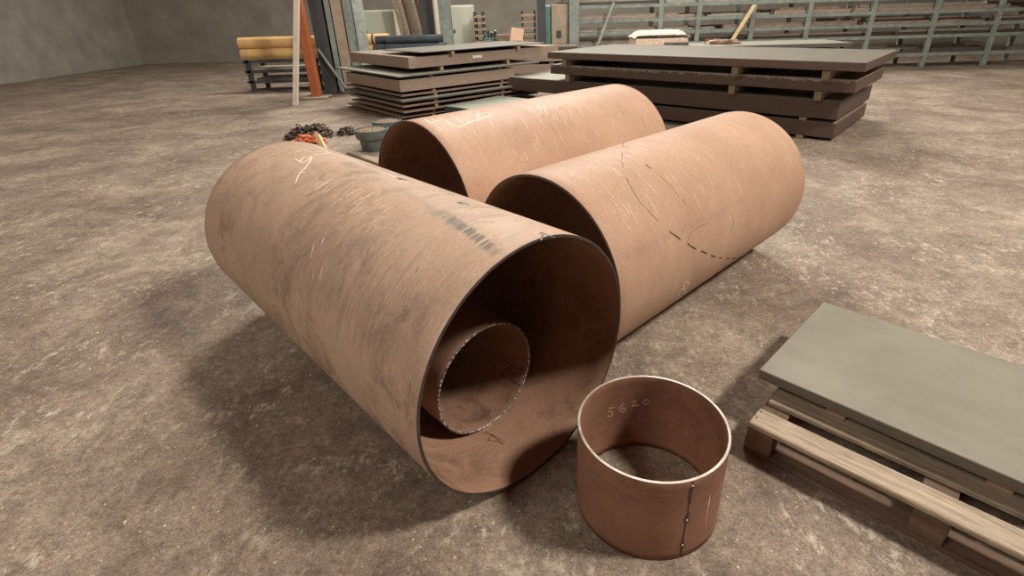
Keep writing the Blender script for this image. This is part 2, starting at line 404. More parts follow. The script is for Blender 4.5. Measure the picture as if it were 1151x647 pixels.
# inside the big pipe
bm = strokes(PA, [[(541, 485), (552, 488), (563, 494)], [(545, 484), (556, 491), (566, 500)], [(548, 494), (565, 497)], [(552, 489), (548, 497)]], .0012, True, WA)
child(pA, 'scratch_marks', bm, M['burn'])
each(pA, 'chalk_stroke', PA, [[(583, 509), (587, 507)], [(596, 520), (598, 523)], [(601, 517), (603, 521)], [(606, 515), (608, 517)], [(610, 512), (612, 514)], [(578, 527), (580, 524)]], .0013, M['chalk_dim'], True, WA)

# pipe B chalk outline
each(pB, 'chalk_stroke', PB, [[(474, 132), (484, 138), (492, 135.5), (501, 135), (508, 140), (515, 143.5), (524, 139), (535, 135), (553, 129.3), (548, 126.8), (536, 126)],
    [(513, 134), (517, 137), (520, 136.5)], [(512, 132.5), (514, 131.5)]], .0055, M['chalk'], label='white chalk stroke')
bm = bmesh.new(); rnd = random.Random(5)
for i in range(34):
    x = 475+rnd.random()*75; y = 133-(x-475)*.14+rnd.random()*5
    strokes(PB, [[(x, y), (x+1.5+rnd.random()*2, y+1.2)]], .002, bm=bm)
child(pB, 'chalk_dust', bm, M['chalk_dim'])
bm = bmesh.new()
for i in range(46):
    x = 530+rnd.random()*200; y0 = 118-(x-530)*.1; y = y0+4+rnd.random()**1.5*60
    if y > 210-(x-530)*.47: continue
    k = rnd.random(); strokes(PB, [[(x, y), (x+3+k*2, y+5+k*6)]], .0012+.001*rnd.random(), bm=bm)
child(pB, 'scratch_marks', bm, M['scratch'])
bm = strokes(PB, [[(720, 130), (724, 138), (726, 144)], [(627, 122), (630, 121.5), (633, 121)], [(608, 131), (613, 130)]], .0016)
child(pB, 'scuff_marks', bm, M['strap'])

# pipe C dashed curve and 8
dash = [(700.5, 161), (699, 171), (699, 179), (700, 187), (704.5, 200), (708, 208), (713, 217.5), (717, 223), (721, 228.5), (727, 234), (733, 241), (739.5, 248.5)]
ln = [[(701, 159), (700, 165)], [(699.5, 171), (699, 179)], [(699, 181), (700.3, 187.5)], [(704, 200), (708, 208), (713, 217), (720, 228), (730, 238), (739.5, 248.5)]]
each(pC, 'marking_dash', PC, ln, .0016, M['ink'], label='thin dark dash of a curved line')
each(pC, 'marking_dash', PC, [[(752.5, 260), (758, 264), (765, 269)], [(772.5, 273), (777, 277), (782.5, 280)], [(788, 282), (795, 285)], [(799, 287), (804, 288.5)], [(808, 289.5), (812, 290)], [(816, 290.5), (820, 290.5)], [(823, 290.5), (828, 290)], [(831, 289.5), (835, 288.5)]], .0040, M['ink'], label='thick dark dash of a curved line')
each(pC, 'marking_dash', PC, [[(726, 184.5), (728.5, 187), (732, 189.5)]], .004, M['ink'])
bm = strokes(PC, [[(762, 337), (765, 334), (763, 330), (766, 325.5), (769, 324.5), (770.5, 328), (767.5, 333), (765, 334)], [(769, 324.5), (768.5, 320), (771, 316.5), (774, 317), (773.5, 321), (770, 324.5)]], .0032)
child(pC, 'chalk_marking', bm, M['chalk'], 'small white chalk number 8')
bm = strokes(PC, [[(774, 266), (778, 260), (785, 255), (797, 250)], [(774, 266), (773, 271)], [(823, 240), (825, 250), (820, 262)], [(735, 192), (750, 205), (765, 222), (771, 230)]], .0012)
child(pC, 'scuff_marks', bm, M['strap'])
bm = bmesh.new(); rnd = random.Random(11)
def arc_strokes(x, y, l, w, bm):
    # follows the hoop direction of pipe C from pixel (x, y)
    p, nn = PC.at(x, y); ax = PC.o+PC.d*((p-PC.o).dot(PC.d)); v = p-ax; P = []; N = []
    for i in range(6):
        q = Matrix.Rotation(-l*i/5, 3, PC.d) @ v; P.append(ax+q+q.normalized()*.0004); N.append(q.normalized())
    tube(bm, P, [w*.4, w, w, w, w, w*.4], 5, flat=N)
for i in range(150):
    x = 700+rnd.random()*165
    y = 165-(x-700)*.2+rnd.random()**1.3*90
    if x > 800 and rnd.random() < .3: y += 25
    arc_strokes(x, y, .04+rnd.random()*.2, .0007+rnd.random()*.0011, bm)
for i in range(25):
    arc_strokes(690+rnd.random()*22, 185+rnd.random()*85, .04+rnd.random()*.1, .0008+rnd.random()*.0014, bm)
child(pC, 'scratch_marks', bm, M['scratch'])

# inner pipe marks
bm = strokes(PD, [[(570, 412), (580, 424)], [(566, 405), (588, 418)], [(575, 408), (576, 430)], [(560, 418), (586, 434)], [(583, 412), (590, 416)], [(586, 408), (590, 420)], [(588, 404), (594, 410)], [(578, 420), (591, 420)]], .0016, True, .010)
child(pD, 'scratch_marks', bm, M['burn'])
bm = strokes(PD, [[(540+i*4.2, 388+i*1.5), (545+i*4.2, 402+i*1.3)] for i in range(7)], .0012, True, .010)
child(pD, 'scuff_marks', bm, M['burn'])

# ring: weld seam, tacks, chalk number
bm = strokes(PR, [[(779, 541), (778, 551), (774.5, 562), (773.5, 572), (772, 583), (769.5, 594), (767.5, 606), (766, 618), (765.5, 625)]], .0018)
child(pR, 'weld_seam', bm, M['burn'], 'dark vertical weld seam')
bm = strokes(PR, [[(775, 551), (778, 549), (780, 546)], [(770, 585), (773, 580), (774, 576)], [(765, 612), (768, 609)], [(776, 556), (775, 566)], [(764.5, 610), (769, 614)], [(769.5, 582), (774.5, 585.5)], [(765, 622), (766, 616)], [(777, 549), (776, 556), (774, 562)], [(772.5, 578), (771.5, 588)], [(767.5, 606), (766.5, 615)]], .0058)
child(pR, 'scorch_mark', bm, M['scorch'])
for q in ((778.2, 545), (771.7, 583.5), (766.8, 611.5)):
    p, nn = PR.at(*q); b2 = bmesh.new(); bmesh.ops.create_icosphere(b2, subdivisions=2, radius=.0032)
    for v in b2.verts: v.co = v.co + p+nn*.0025
    child(pR, 'tack_weld', b2, M['tack'], 'bright tack weld bead')
def glyphs(segs): return segs
num = [[(690.5, 457.5), (684.5, 459.5), (683.5, 463), (688, 462.5), (689, 465.5), (685.5, 468), (682.5, 467)],
       [(702, 452.5), (698, 455.5), (696, 460), (698, 463), (702, 462.5), (703.5, 460), (701, 458), (697.5, 459.5)],
       [(709.5, 452), (712.5, 450), (715, 451.5), (712, 454.5), (709.5, 456.5), (718.5, 455)],
       [(727.5, 448.5), (723.5, 450), (722.5, 453), (726, 454.5), (729.5, 452), (728.5, 449), (727.5, 448.5)]]
# the far inner wall of the ring is the far root
each(pR, 'chalk_digit', PR, num, .0013, M['chalk_dim'], True, .0085)
bm = strokes(PR, [[(797, 562), (795, 575), (793, 590)], [(798, 556), (796.5, 568)]], .0014)
child(pR, 'scratch_marks', bm, M['scratch'])

# ------------------------------------------------------------------ plate stacks
def plate(name, near, ua, va, lu, lv, z0, z1, mat, label, cat='steel plate', group=None, bev=.004, off=(0, 0)):
    """near = the corner nearest the camera; ua, va = yaw of its two edges"""
    bm = bmesh.new(); U = Vector((cos(ua), sin(ua), 0)); V = Vector((cos(va), sin(va), 0))
    box(bm, 0, lu, 0, lv, 0, z1-z0, min(bev, (z1-z0)*.3))
    # slight raggedness along the flame-cut edges
    o = link(name, bm, mat)
    o.matrix_world = Matrix(((U.x, -V.x*-1, 0, near[0]), (U.y, V.y, 0, near[1]), (0, 0, 1, z0), (0, 0, 0, 1)))
    tag(o, label, cat, group); return o
u1, v1 = R(130), R(40)
U1 = Vector((cos(u1), sin(u1), 0)); V1 = Vector((cos(v1), sin(v1), 0))
G1 = 'plates in the left stack'
def st1(px, py, z0, z1, lu, lv, mat, label, name='steel_plate'):
    p = on_z(px, py, z1); return p, plate(name, p, u1, v1, lu, lv, z0, z1, mat, label, 'steel plate', G1)
lay = []
lay.append(st1(452, 131, .04, .072, 2.25, 2.9, M['sheet'], 'lowest thin sheet at the bottom of the left plate stack'))
lay.append(st1(454, 125.5, .135, .165, 2.1, 2.9, M['sheet'], 'thin steel sheet second from the bottom of the left stack'))
lay.append(st1(453, 119, .225, .258, 2.15, 2.9, M['sheet'], 'thin steel sheet third from the bottom of the left stack'))
lay.append(st1(452, 113.5, .31, .342, 2.3, 2.9, M['slab_blue'], 'greyish thin sheet fourth from the bottom of the left stack'))
lay.append(st1(451.5, 107, .388, .416, 2.3, 2.9, M['sheet'], 'thin steel sheet directly below the lower thick slab, left stack'))
lay.append(st1(448.7, 90.5, .465, .645, 2.15, 2.35, M['slab'], 'lower thick brown slab in the left stack', 'steel_slab'))
lay.append(st1(447.4, 86, .685, .712, 2.5, 2.95, M['slab_blue'], 'bluish grey sheet jutting out between the two thick slabs'))
lay.append(st1(458.6, 64.5, .79, .965, 2.35, 3.3, M['slab'], 'upper thick brown slab in the left stack with a white sticker', 'steel_slab'))
lay.append(st1(472, 58.7, 1.02, 1.035, 1.35, 2.7, M['slab_top'], 'thin dusty sheet on top of the left plate stack'))
# sticker
sl = lay[7][1]; b2 = bx(-.012, .001, 0, .20, 0, .045)
stk = link('sticker', b2, M['label'], sl); 
p_, _ = lay[7]; 
# distance along v for the sticker (pixel 535,64)
V = V1; dd = ray(535, 64); w = EYE-p_; 
den = dd.x*V.y-dd.y*V.x; kk = -(w.x*V.y-w.y*V.x)/den; hp = EYE+dd*kk
sv = (hp-p_).dot(V); stk.location = (0, sv-.08, hp.z-.79-.017)
stk.rotation_euler.z = 0
# spacers of stack one: short battens sitting between the layers, poking out at the front face
def spacers(stack, gaps, poss, U, V, ua, grp, where, lens, mat=None):
    for gi, (z0, z1, base) in enumerate(gaps):
        for pi_, (t_, ins, m) in enumerate(poss):
            if (gi, pi_) in lens.get('skip', ()): continue
            w = .06
            p = Vector((base[0], base[1], 0))+V*(t_+random.uniform(-.02, .02))+U*ins
            o = link('timber_spacer', bx(0, lens['L'], -w/2, w/2, 0, z1-z0, .004), m or mat)
            o.location = (p.x, p.y, z0); o.rotation_euler.z = ua
            tag(o, where[pi_], 'spacer', grp)
B = [l[0] for l in lay]
# (base point chosen = the inner one of the two faces touching the spacer)
def inner(a, b):
    return a if a.dot(-(U1+V1)) < b.dot(-(U1+V1)) else b
zs = [(.0, .04, B[0]), (.072, .135, inner(B[0], B[1])), (.165, .225, inner(B[1], B[2])), (.258, .31, inner(B[2], B[3])), (.342, .388, inner(B[3], B[4])), (.416, .465, inner(B[4], B[5])),
      (.645, .685, inner(B[5], B[6])), (.712, .79, inner(B[6], B[7])), (.965, 1.02, B[8])]
spacers(None, zs, [(.62, .02, M['spacer']), (2.05, .02, M['spacer'])], U1, V1, u1, 'timber spacers in the left stack',
        ['timber spacer in the nearer column between the plates of the left stack', 'timber spacer in the farther right column of the left stack'],
        {'L': 1.35, 'skip': ()})

# stack two (right)
u2, v2 = R(139), R(49)
U2 = Vector((cos(u2), sin(u2), 0)); V2 = Vector((cos(v2), sin(v2), 0))
G2 = 'thick slabs in the right stack'
def st2(lpx, lpy, z0, z1, length, depth, mat, label, name='steel_slab', back=0):
    L_ = on_z(lpx, lpy, z1); near = L_-U2*length
    bm = bmesh.new(); box(bm, 0, length, 0, depth, 0, z1-z0, 0)
    # flame-cut drips along the top edge
    o = link(name, bm, mat); o.location = (near.x, near.y, z0)
    o.rotation_euler.z = u2 - 0  # local x -> U2
    # local y should run away from the camera: -perp of U2
    o.rotation_euler = (0, 0, u2); 
    for v in o.data.vertices: v.co.y = -v.co.y
    o.data.flip_normals()
    b = o.modifiers.new('bevel', 'BEVEL'); b.width = .006; b.segments = 1
    tag(o, label, 'steel slab', G2); return L_, near, o
s0 = st2(499.4, 118.8, .08, .20, 1.35, 1.3, M['slab_teal'], 'greenish plate on the floor sticking out left from under the right stack', 'steel_plate')
s1 = st2(569.5, 86, .275, .50, 5.6, 1.9, M['slab_c'], 'thickest slab with pale green top jutting left in the right stack')
s4L = s1[0]-U2*1.9
bm = bmesh.new(); box(bm, 0, 3.7, -1.8, 0, 0, .19)
o = link('steel_slab', bm, M['slab_dark']); q_ = s1[1]; o.location = (q_.x+V2.x*.03, q_.y+V2.y*.03, .04); o.rotation_euler.z = u2; o.modifiers.new('bevel', 'BEVEL').width = .006
tag(o, 'bottom dark slab of the right stack, mostly hidden by the pipes', 'steel slab', G2)
s2 = st2(618.5, 72.4, .62, .765, 4.6, 1.65, M['slab_dark'], 'middle slab of the right stack with crusted top edge')
s3 = st2(615.3, 58.3, .875, .975, 4.6, 2.0, M['slab_top'], 'broad dusty slab on top of the right stack')
bm = bmesh.new(); rnd = random.Random(4); x = 0; pv = None
while x < 4.6:
    a_ = bm.verts.new((x, .003, .146)); d_ = bm.verts.new((x, .003, .146-rnd.uniform(.008, .045))); e_ = bm.verts.new((x, -.004, .149))
    if pv: bm.faces.new((pv[0], a_, d_, pv[1])); bm.faces.new((pv[2], e_, a_, pv[0]))
    pv = (a_, d_, e_); x += rnd.uniform(.02, .06)
link('crusted_edge', bm, simple('grey_crust', (.27, .26, .22, 1), .8, .3, 12), s2[2])
for z0, z1, near, pxs in ((.0, .08, s0, ()), (.23, .275, s1, ()), (.0, .04, s1, ()), (.50, .62, s2, ((636, 87), (821, 101))), (.765, .875, s3, ((632.5, 68), (825, 78)))):
    L_ = near[0]; base = near[1]
    ts = []
    for q in pxs:
        dd = ray(*q); w = EYE-L_; den = dd.x*U2.y-dd.y*U2.x; kk = -(w.x*U2.y-w.y*U2.x)/den; hp = EYE+dd*kk; ts.append((hp-L_).dot(U2))
    if not ts: ts = [-.15, -1.1] if near is s0 else [-2.2, -5.2]
    else: ts.append(-4.2)
    for i, t_ in enumerate(ts):
        p = L_+U2*t_+V2*.03
        if z1 > .6:
            o = link('timber_spacer', bx(-.045, .045, 0, 1.5, 0, z1-z0, .008), M['spacer_old'])
        else: o = link('timber_spacer', bx(-.045, .045, 0, 1.4, 0, z1-z0, .006), M['spacer'])
        o.location = (p.x, p.y, z0); o.rotation_euler.z = v2-pi/2
        side = ['at the left end', 'nearer the right', 'at the far right end'][i]
        nm = {.04: 'under the bottom slab', .08: 'under the greenish floor plate', .275: 'between the two lowest slabs', .62: 'below the middle slab', .875: 'below the top slab'}[z1]
        tag(o, f'timber spacer {nm} of the right stack, {side}', 'spacer', 'timber spacers in the right stack')

# ------------------------------------------------------------------ pallets and plate at right
c0 = on_z(841, 474, .144); c1 = on_z(875.5, 491, .144); c2 = on_z(861.7, 448, .144)
ang = math.atan2(c1.y-c0.y, c1.x-c0.x); ang2 = math.atan2(c2.y-c0.y, c2.x-c0.x)
def pallet(loc, rz, label, lx=1.2, ly=.8):
    root = empty('wooden_pallet', loc, rz, label, 'pallet')
    for i in range(5):      # deck boards run along x (front edge)
        y0 = i*(ly-.11)/4
        j = random.uniform(-.01, .01)
        link('deck_board', bx(j+.0, lx+j, y0, y0+.11, .122, .144, .004), M['wood'], root)
    for i in range(3):
        x0 = i*(lx-.1)/2
        link('stringer_board', bx(x0, x0+.1, 0, ly, .1, .122, .003), M['wood_d'], root)
        y0 = i*(ly-.1)/2
        link('bottom_board', bx(0, lx, y0, y0+.1, 0, .02, .003), M['wood_d'], root)
        for k in range(3):
            y0 = k*(ly-.1)/2
            link('block', bx(x0, x0+.1, y0, y0+.1, .02, .1, .004), M['wood_d'], root)
    return root
rot = ang2-pi/2
pal = pallet((c0.x, c0.y, 0), rot, 'weathered wooden pallet at the right edge beside the upright ring')
bpy.context.view_layer.update()
for q in ((850.5, 469), (855.5, 462.5), (861.5, 456)):
    p = on_z(q[0], q[1], .1445); b2 = bmesh.new()
    bmesh.ops.create_cone(b2, cap_ends=True, segments=8, radius1=.004, radius2=.004, depth=.002, matrix=Matrix.Translation(p))
    nl = link('nail_head', b2, M['ink']); nl.parent = pal; nl.matrix_parent_inverse = pal.matrix_world.inverted()
ZP = .235
k0 = on_z(853.6, 414.7, ZP); k1 = on_z(875.5, 391.6, ZP); k2 = on_z(875.5, 424, ZP)
a1 = math.atan2(k1.y-k0.y, k1.x-k0.x)
print('pallet', c0, math.degrees(ang), math.degrees(ang2), 'block', k0, math.degrees(a1), math.degrees(math.atan2(k2.y-k0.y, k2.x-k0.x)))
o = link('steel_plate', bx(0, 1.0, 0, .75, 0, .046, .003), M['block']); o.location = (k0.x, k0.y, ZP-.046); o.rotation_euler.z = a1-pi/2
tag(o, 'thick grey steel plate lying above the pallet at the right edge', 'steel plate')
for i, t_ in enumerate((.3, .8)):
    o = link('timber_spacer', bx(-.035, .035, .03, .55, 0, ZP-.046-.144, .003), M['spacer']); o.location = (k0.x+cos(a1-pi/2)*t_, k0.y+sin(a1-pi/2)*t_, .144); o.rotation_euler.z = a1-pi/2
    tag(o, ['timber spacer under the left half of the grey plate on the pallet', 'timber spacer under the right half of the grey plate on the pallet'][i], 'spacer', 'spacers on the pallet')

# ------------------------------------------------------------------ things on the floor behind pipe A
def pot(x, y, r, h, label):
    root = empty('iron_pot', (x, y, 0), 0, label, 'pot', 'blue-green iron pots')
    bm = bmesh.new(); lathe(bm, [(r*.66, 0), (r*.70, .01), (r*.78, h*.5), (r*.80, h*.56), (r*.93, h*.60), (r*.96, h*.66), (r, h*.93), (r, h), (r*.93, h), (r*.90, h*.9), (r*.5, h*.88)], 40)
    b = link('body', bm, M['pot'], root, smooth=True)
    b.modifiers.new('edge', 'EDGE_SPLIT').split_angle = R(35)
    bm = bmesh.new(); bmesh.ops.create_grid(bm, x_segments=20, y_segments=20, size=r*.9)
    for v in list(bm.verts):
        d = math.hypot(v.co.x, v.co.y)
        if d > r*.91: bm.verts.remove(v); continue
        v.co.z = h*.9+random.uniform(0, .02)+.02*(1-d/r)
    link('grit_filling', bm, M['potfill'], root)
    return root
pt = on_z(421, 168, 0); pot(pt.x, pt.y, .215, .27, 'blue-green iron pot nearer the camera, left of the rear pipe')
pt = on_z(438, 158, 0); pot(pt.x, pt.y, .2, .28, 'blue-green iron pot farther back, partly hidden by the rear pipe')
# light timber batten on the floor
p0 = on_z(394, 172, .0); p1 = on_z(432, 186, .0); a = math.atan2(p1.y-p0.y, p1.x-p0.x); L_ = (p1-p0).length
o = link('timber_batten', bx(0, L_, -.05, .05, 0, .03, .004), M['wood']); o.location = p0; o.rotation_euler.z = a
tag(o, 'pale timber batten lying on the floor between big pipe and iron pots', 'batten')
# chains
def chain(name, pts, lr, wr, mat, label, cat='chain'):
    bm = bmesh.new()
    for i, (p, d) in enumerate(pts):
        d = d.normalized(); e = d.cross(Vector((0, 0, 1))).normalized(); e2 = e.cross(d)
        if i % 2: e = (e+e2*.8).normalized()
        else: e = (e-e2*.8).normalized()
        loop = [p+d*cos(2*pi*k/12)*lr*1.35+e*sin(2*pi*k/12)*lr*.8 for k in range(12)]
        tube(bm, loop, wr, 6, closed=True)
    mz = min(v.co.z for v in bm.verts)
    for v in bm.verts: v.co.z = max(v.co.z-mz, 0.0) if False else v.co.z-mz
    return tag(link(name, bm, mat, smooth=True), label, cat)
def heap(cx, cy, rx, ry, h, n, seed, step):
    rn = random.Random(seed); out = []; a = 0
    prev = None
    for i in range(n):
        a += step/(.5*(rx+ry))*rn.uniform(.8, 1.4); k = .35+.6*abs(sin(i*.13+seed))
        p = Vector((cx+rx*k*cos(a), cy+ry*k*sin(a), .02+h*(1-k)*rn.uniform(.5, 1.2)+.015*rn.random()))
        if prev is not None: out.append((p, p-prev))
        prev = p
    return out
cp = on_z(347, 152, 0.05)
chain('lifting_chain', heap(cp.x-.02, cp.y+.12, .36, .28, .2, 100, 1, .09), .034, .010, M['chain'], 'heap of dark lifting chain on the floor behind the big pipe')
pts = heap(cp.x+.48, cp.y+.26, .14, .12, .1, 26, 4, .09)
chain('chain_sling', pts, .034, .010, M['chain'], 'short loose coil of dark chain right of the chain heap')
cq = on_z(345, 157, 0.08)
chain('orange_chain', [(p+Vector((0, 0, .10)), d) for p, d in heap(cq.x+.04, cq.y-.02, .2, .13, .14, 36, 2, .1)], .046, .017, M['orange_c'], 'orange painted lifting chain on the dark chain heap')
# yellow stick leaning on the pipe
q0 = on_z(355, 150, .05); q1 = on_z(362, 162, .12)
s_a = on_y(357, 152, 6.95); s_b = on_y(370, 178, 6.5)
bm = bmesh.new(); tube(bm, [s_a, s_b], .038, 4)
mz = min(v.co.z for v in bm.verts)
tag(link('timber_stick', bm, M['stick']), 'pale yellow timber stick lying beside the orange chain', 'timber')

# floor debris: small chips scattered everywhere
bm = bmesh.new(); rnd = random.Random(9)
for i in range(1500):
    x = rnd.uniform(-3.5, 4.5); y = .4+8*rnd.random()**1.7; s = rnd.uniform(.0015, .0065)*(1+.2*y)
    if any(abs((Vector((x, y, 0))-P_.o).dot(Vector((-P_.d.y, P_.d.x, 0)))) < .12 for P_ in (PA, PB, PC)) or math.hypot(x-oR.x, y-oR.y) < rR+.02: continue
    vs = [bm.verts.new((x+s*rnd.uniform(.5, 1)*cos(a), y+s*rnd.uniform(.5, 1)*sin(a), rnd.uniform(.001, .002))) for a in (0, 1.6, 3.2, 4.7)]
    tp = bm.verts.new((x, y, s*.6)); 
    for k in range(4): bm.faces.new((vs[k], vs[(k+1) % 4], tp))
    bm.faces.new(vs[::-1])
tag(link('floor_debris', bm, simple('pale_debris', (.75, .66, .52, 1), .8, .5, 3)), 'small pale chips and grit scattered over the concrete floor', 'debris', kind='stuff')

# ------------------------------------------------------------------ posts at left
def ibeam(bm, w, d, t_, z0, z1):
    box(bm, -w/2, w/2, -d/2, -d/2+t_, z0, z1); box(bm, -w/2, w/2, d/2-t_, d/2, z0, z1); box(bm, -t_/2, t_/2, -d/2+t_, d/2-t_, z0, z1); return bm
p = on_z(357, 110, 0)
root = empty('orange_post', p, 0, 'orange-brown painted steel post on a concrete foot at far left', 'post')
link('post', bx(-.09, .09, -.09, .09, .04, 3.6, .01), M['orange'], root)
link('concrete_foot', bx(-.26, .26, -.2, .2, 0, .04, .015), M['beige'], root)
pa = on_z(332.2, 118, 0); pb_ = on_y(333.2, 22, pa.y)
bm = bmesh.new(); dv_ = (pb_-pa); q_ = pa+dv_*1.6
vs_ = [bm.verts.new((P_.x+sx*.045, P_.y+sy*.04, P_.z)) for P_ in (pa, q_) for sx, sy in ((-1, -1), (1, -1), (1, 1), (-1, 1))]
for f in ((0, 1, 2, 3), (7, 6, 5, 4), (0, 4, 5, 1), (1, 5, 6, 2), (2, 6, 7, 3), (3, 7, 4, 0)): bm.faces.new([vs_[i] for i in f])
tag(link('white_pole', bm, M['white']), 'thin off-white pole standing left of the orange post', 'pole')
p = on_z(371, 107, 0)
root = empty('steel_column', (p.x-.03, p.y+.35, 0), 0, 'dark grey steel column with diagonal brace beside the orange post', 'column')
link('column_shaft', ibeam(bmesh.new(), .28, .3, .03, .0, 3.8), M['darkcol'], root)
link('base_plate', bx(-.24, .22, -.22, .22, 0, .03), M['darkcol'], root)
bm = bmesh.new(); tube(bm, [(-.1, -.2, .95), (.42, -.24, .05)], .035, 4)
link('brace', bm, M['greycol'], root)
CX = p.x-.04; CY = p.y+.35
for dx, w_, m, lb in ((.225, .11, M['tealcol'], 'slim grey-green column between the dark and beige columns'), (.42, .22, M['beige'], 'beige steel column behind the left end of the left plate stack'), (.62, .12, M['tealcol'], 'narrow dark green-grey column right of the beige column')):
    root = empty('steel_column', (CX+dx, CY+.05, 0), 0, lb, 'column')
    link('column_shaft', ibeam(bmesh.new(), w_, .22, .02, 0, 3.8), m, root); link('base_plate', bx(-w_*.55, w_*.55, -.16, .16, 0, .03), M['greycol'], root)

# ------------------------------------------------------------------ storage behind
def rack(name, px0, px1, Y, posts, label, mat, depth=1.0, levels=(.35, .7, 1.0, 1.3, 1.62, 1.95), H=2.6, brace=True):
    a_ = on_y(px0, 40, Y).x; b_ = on_y(px1, 40, Y).x
    root = empty(name, (a_, Y, 0), 0, label, 'rack')
    xs = [on_y(q, 40, Y).x-a_ for q in posts]
    for x in xs:
        for yy in (0, depth):
            link('upright', bx(x-.06, x+.06, yy-.04, yy+.04, 0, H, .006), mat, root)
        if brace and False:
            for z in (.3, 1.0, 1.7):
                bm = bmesh.new(); tube(bm, [(x+.03, .04, z), (x+.03, depth-.04, z+.6)], .02, 4); link('brace', bm, mat, root)
    for z in levels:
        for yy in (0, depth):
            link('beam', bx(xs[0], xs[-1], yy-.03, yy+.03, z-.08, z, .004), mat, root)
    return a_, b_
lv = (.35, .78, 1.05, 1.34, 1.66, 2.0)
X0, X1 = rack('storage_rack', 606, 1180, 14.2, (645, 741, 783, 843, 905, 975, 1045, 1115, 1180), 'long faded green storage rack of steel bars behind the right stack', M['tealcol'], 1.1, lv, 2.6)
rnd = random.Random(21)
for z in lv:
    y = 14.25
    for r_ in range(3):
        y = 14.3+.28*r_
        x = X0+.5
        while x < X1-1:
            L_ = rnd.uniform(1.5, 4.5); w_ = rnd.uniform(.08, .2); h_ = rnd.uniform(.03, .1)
            if x+L_ > X1: L_ = X1-x
            dz = 0
            m = rnd.choice([M['bar_a'], M['bar_b'], M['bar_c'], M['bar_b']])
            o = link('steel_bar', bx(0, L_, 0, w_, 0, h_, .003), m); o.location = (x, y, z); o.rotation_euler.z = rnd.uniform(-.01, .01)
            tag(o, 'long flat steel bar lying on the green storage rack', 'steel bar', 'steel bars on the storage rack')
            if rnd.random() < .6:
                o = link('steel_bar', bx(0, L_*.8, 0, w_*.8, 0, h_*.7, .003), rnd.choice([M['bar_a'], M['bar_c']])); o.location = (x+.1, y+.01, z+h_)
                tag(o, 'long flat steel bar lying on the green storage rack', 'steel bar', 'steel bars on the storage rack')
            x += L_+rnd.uniform(.05, .3)
# low stack of sheets behind right stack (carries the wrapped bundle)
pL = on_y(668, 48, 12.0); 
for i, (z0, z1) in enumerate(((.0, .18), (.24, .42), (.48, .66), (.72, .80))):
    o = link('steel_plate', bx(0, 5.2, 0, 1.35, z0, z1, .004), M['slab_blue'] if i == 3 else M['slab']); o.location = (pL.x+.1*i, 12.0, 0); o.rotation_euler.z = R(-1.5)
    tag(o, ['bottom plate of the low stack behind the right stack', 'second plate of the low stack behind the right stack', 'third plate of the low stack behind the right stack', 'greenish top plate of the low stack behind the right stack'][i], 'steel plate', 'plates in the low rear stack')
    if i < 3:
        for k, xx in enumerate((.5, 4.4)):
            s = link('timber_spacer', bx(0, .1, .05, 1.25, z1, z1+.06, .004), M['spacer']); s.location = (pL.x+.1*i+xx, 12.0, 0)
            tag(s, 'timber spacer in the low stack behind the right stack', 'spacer', 'timber spacers in the low rear stack')
# wrapped bundle
pb = on_y(714, 46, 12.3); pe = on_y(773, 46, 12.3)
root = empty('wrapped_bundle', (pb.x, 12.25, .802), 0, 'bundle wrapped in pale pink and white sheeting on the low rear stack', 'bundle')
W_ = pe.x-pb.x
link('wrapping', bx(0, W_, 0, .8, 0, .17, .02), M['wrap'], root)
bm = bmesh.new()
nx, ny = 24, 8; g_ = [[None]*(ny+1) for _ in range(nx+1)]
for i in range(nx+1):
    for j in range(ny+1):
        ex = min(i, nx-i)/nx; ey = min(j, ny-j)/ny
        g_[i][j] = bm.verts.new((-.02+(W_+.04)*i/nx, -.02+.84*j/ny, .165+min(.13, ex*.9, .05+ey*.5)*1.0+random.uniform(0, .012)))
for i in range(nx):
    for j in range(ny): bm.faces.new((g_[i][j], g_[i+1][j], g_[i+1][j+1], g_[i][j+1]))
sh = link('sheeting', bm, M['frost'], root); sm = sh.modifiers.new('t', 'SOLIDIFY'); sm.thickness = .02; sm.offset = 1
# grey blocks beside the bundle
pp = on_y(748, 46, 12.1); o = link('steel_offcut', bx(0, .5, 0, .12, 0, .09, .004), M['slab_blue']); o.location = (pp.x, 12.08, .802); tag(o, 'small greenish steel offcut in front of the wrapped bundle', 'offcut')
# scrap pile on the low stack (right of the post)
for k in range(26):
    pp = on_y(803+k*1.1, 45, 12.3+.25*random.random()); L_ = random.uniform(.12, .3)
    o = link('scrap_piece', bx(-L_/2, L_/2, -.03, .03, 0, random.uniform(.03, .09), .004), random.choice([M['bar_a'], M['bar_c'], M['strap'], M['wrap']])); o.location = (pp.x, pp.y+(k % 5)*.13, .802); o.rotation_euler.z = random.uniform(-.35, .35)
    tag(o, 'small piece of scrap in the pile on the low rear stack', 'scrap', 'scrap pieces on the low rear stack')
# leaning plank
a_ = on_y(834, 47, 13.6); b_ = on_y(841, 28, 13.9)
bm = bmesh.new(); tube(bm, [(a_.x-.7, 13.55, .03), (b_.x+.12, 14.0, 1.55)], .06, 4); tag(link('leaning_plank', bm, M['stick']), 'pale plank leaning against the green rack at the right', 'plank')
# long brace on rack left
bm = bmesh.new(); tube(bm, [(on_y(667, 50, 13.75).x-.2, 13.6, .045), (on_y(682, 28, 13.75).x+.2, 14.05, 1.7)], .045, 4); tag(link('leaning_bar', bm, M['tealcol']), 'grey-green bar leaning diagonally against the rack left of the wrapped bundle', 'steel bar')

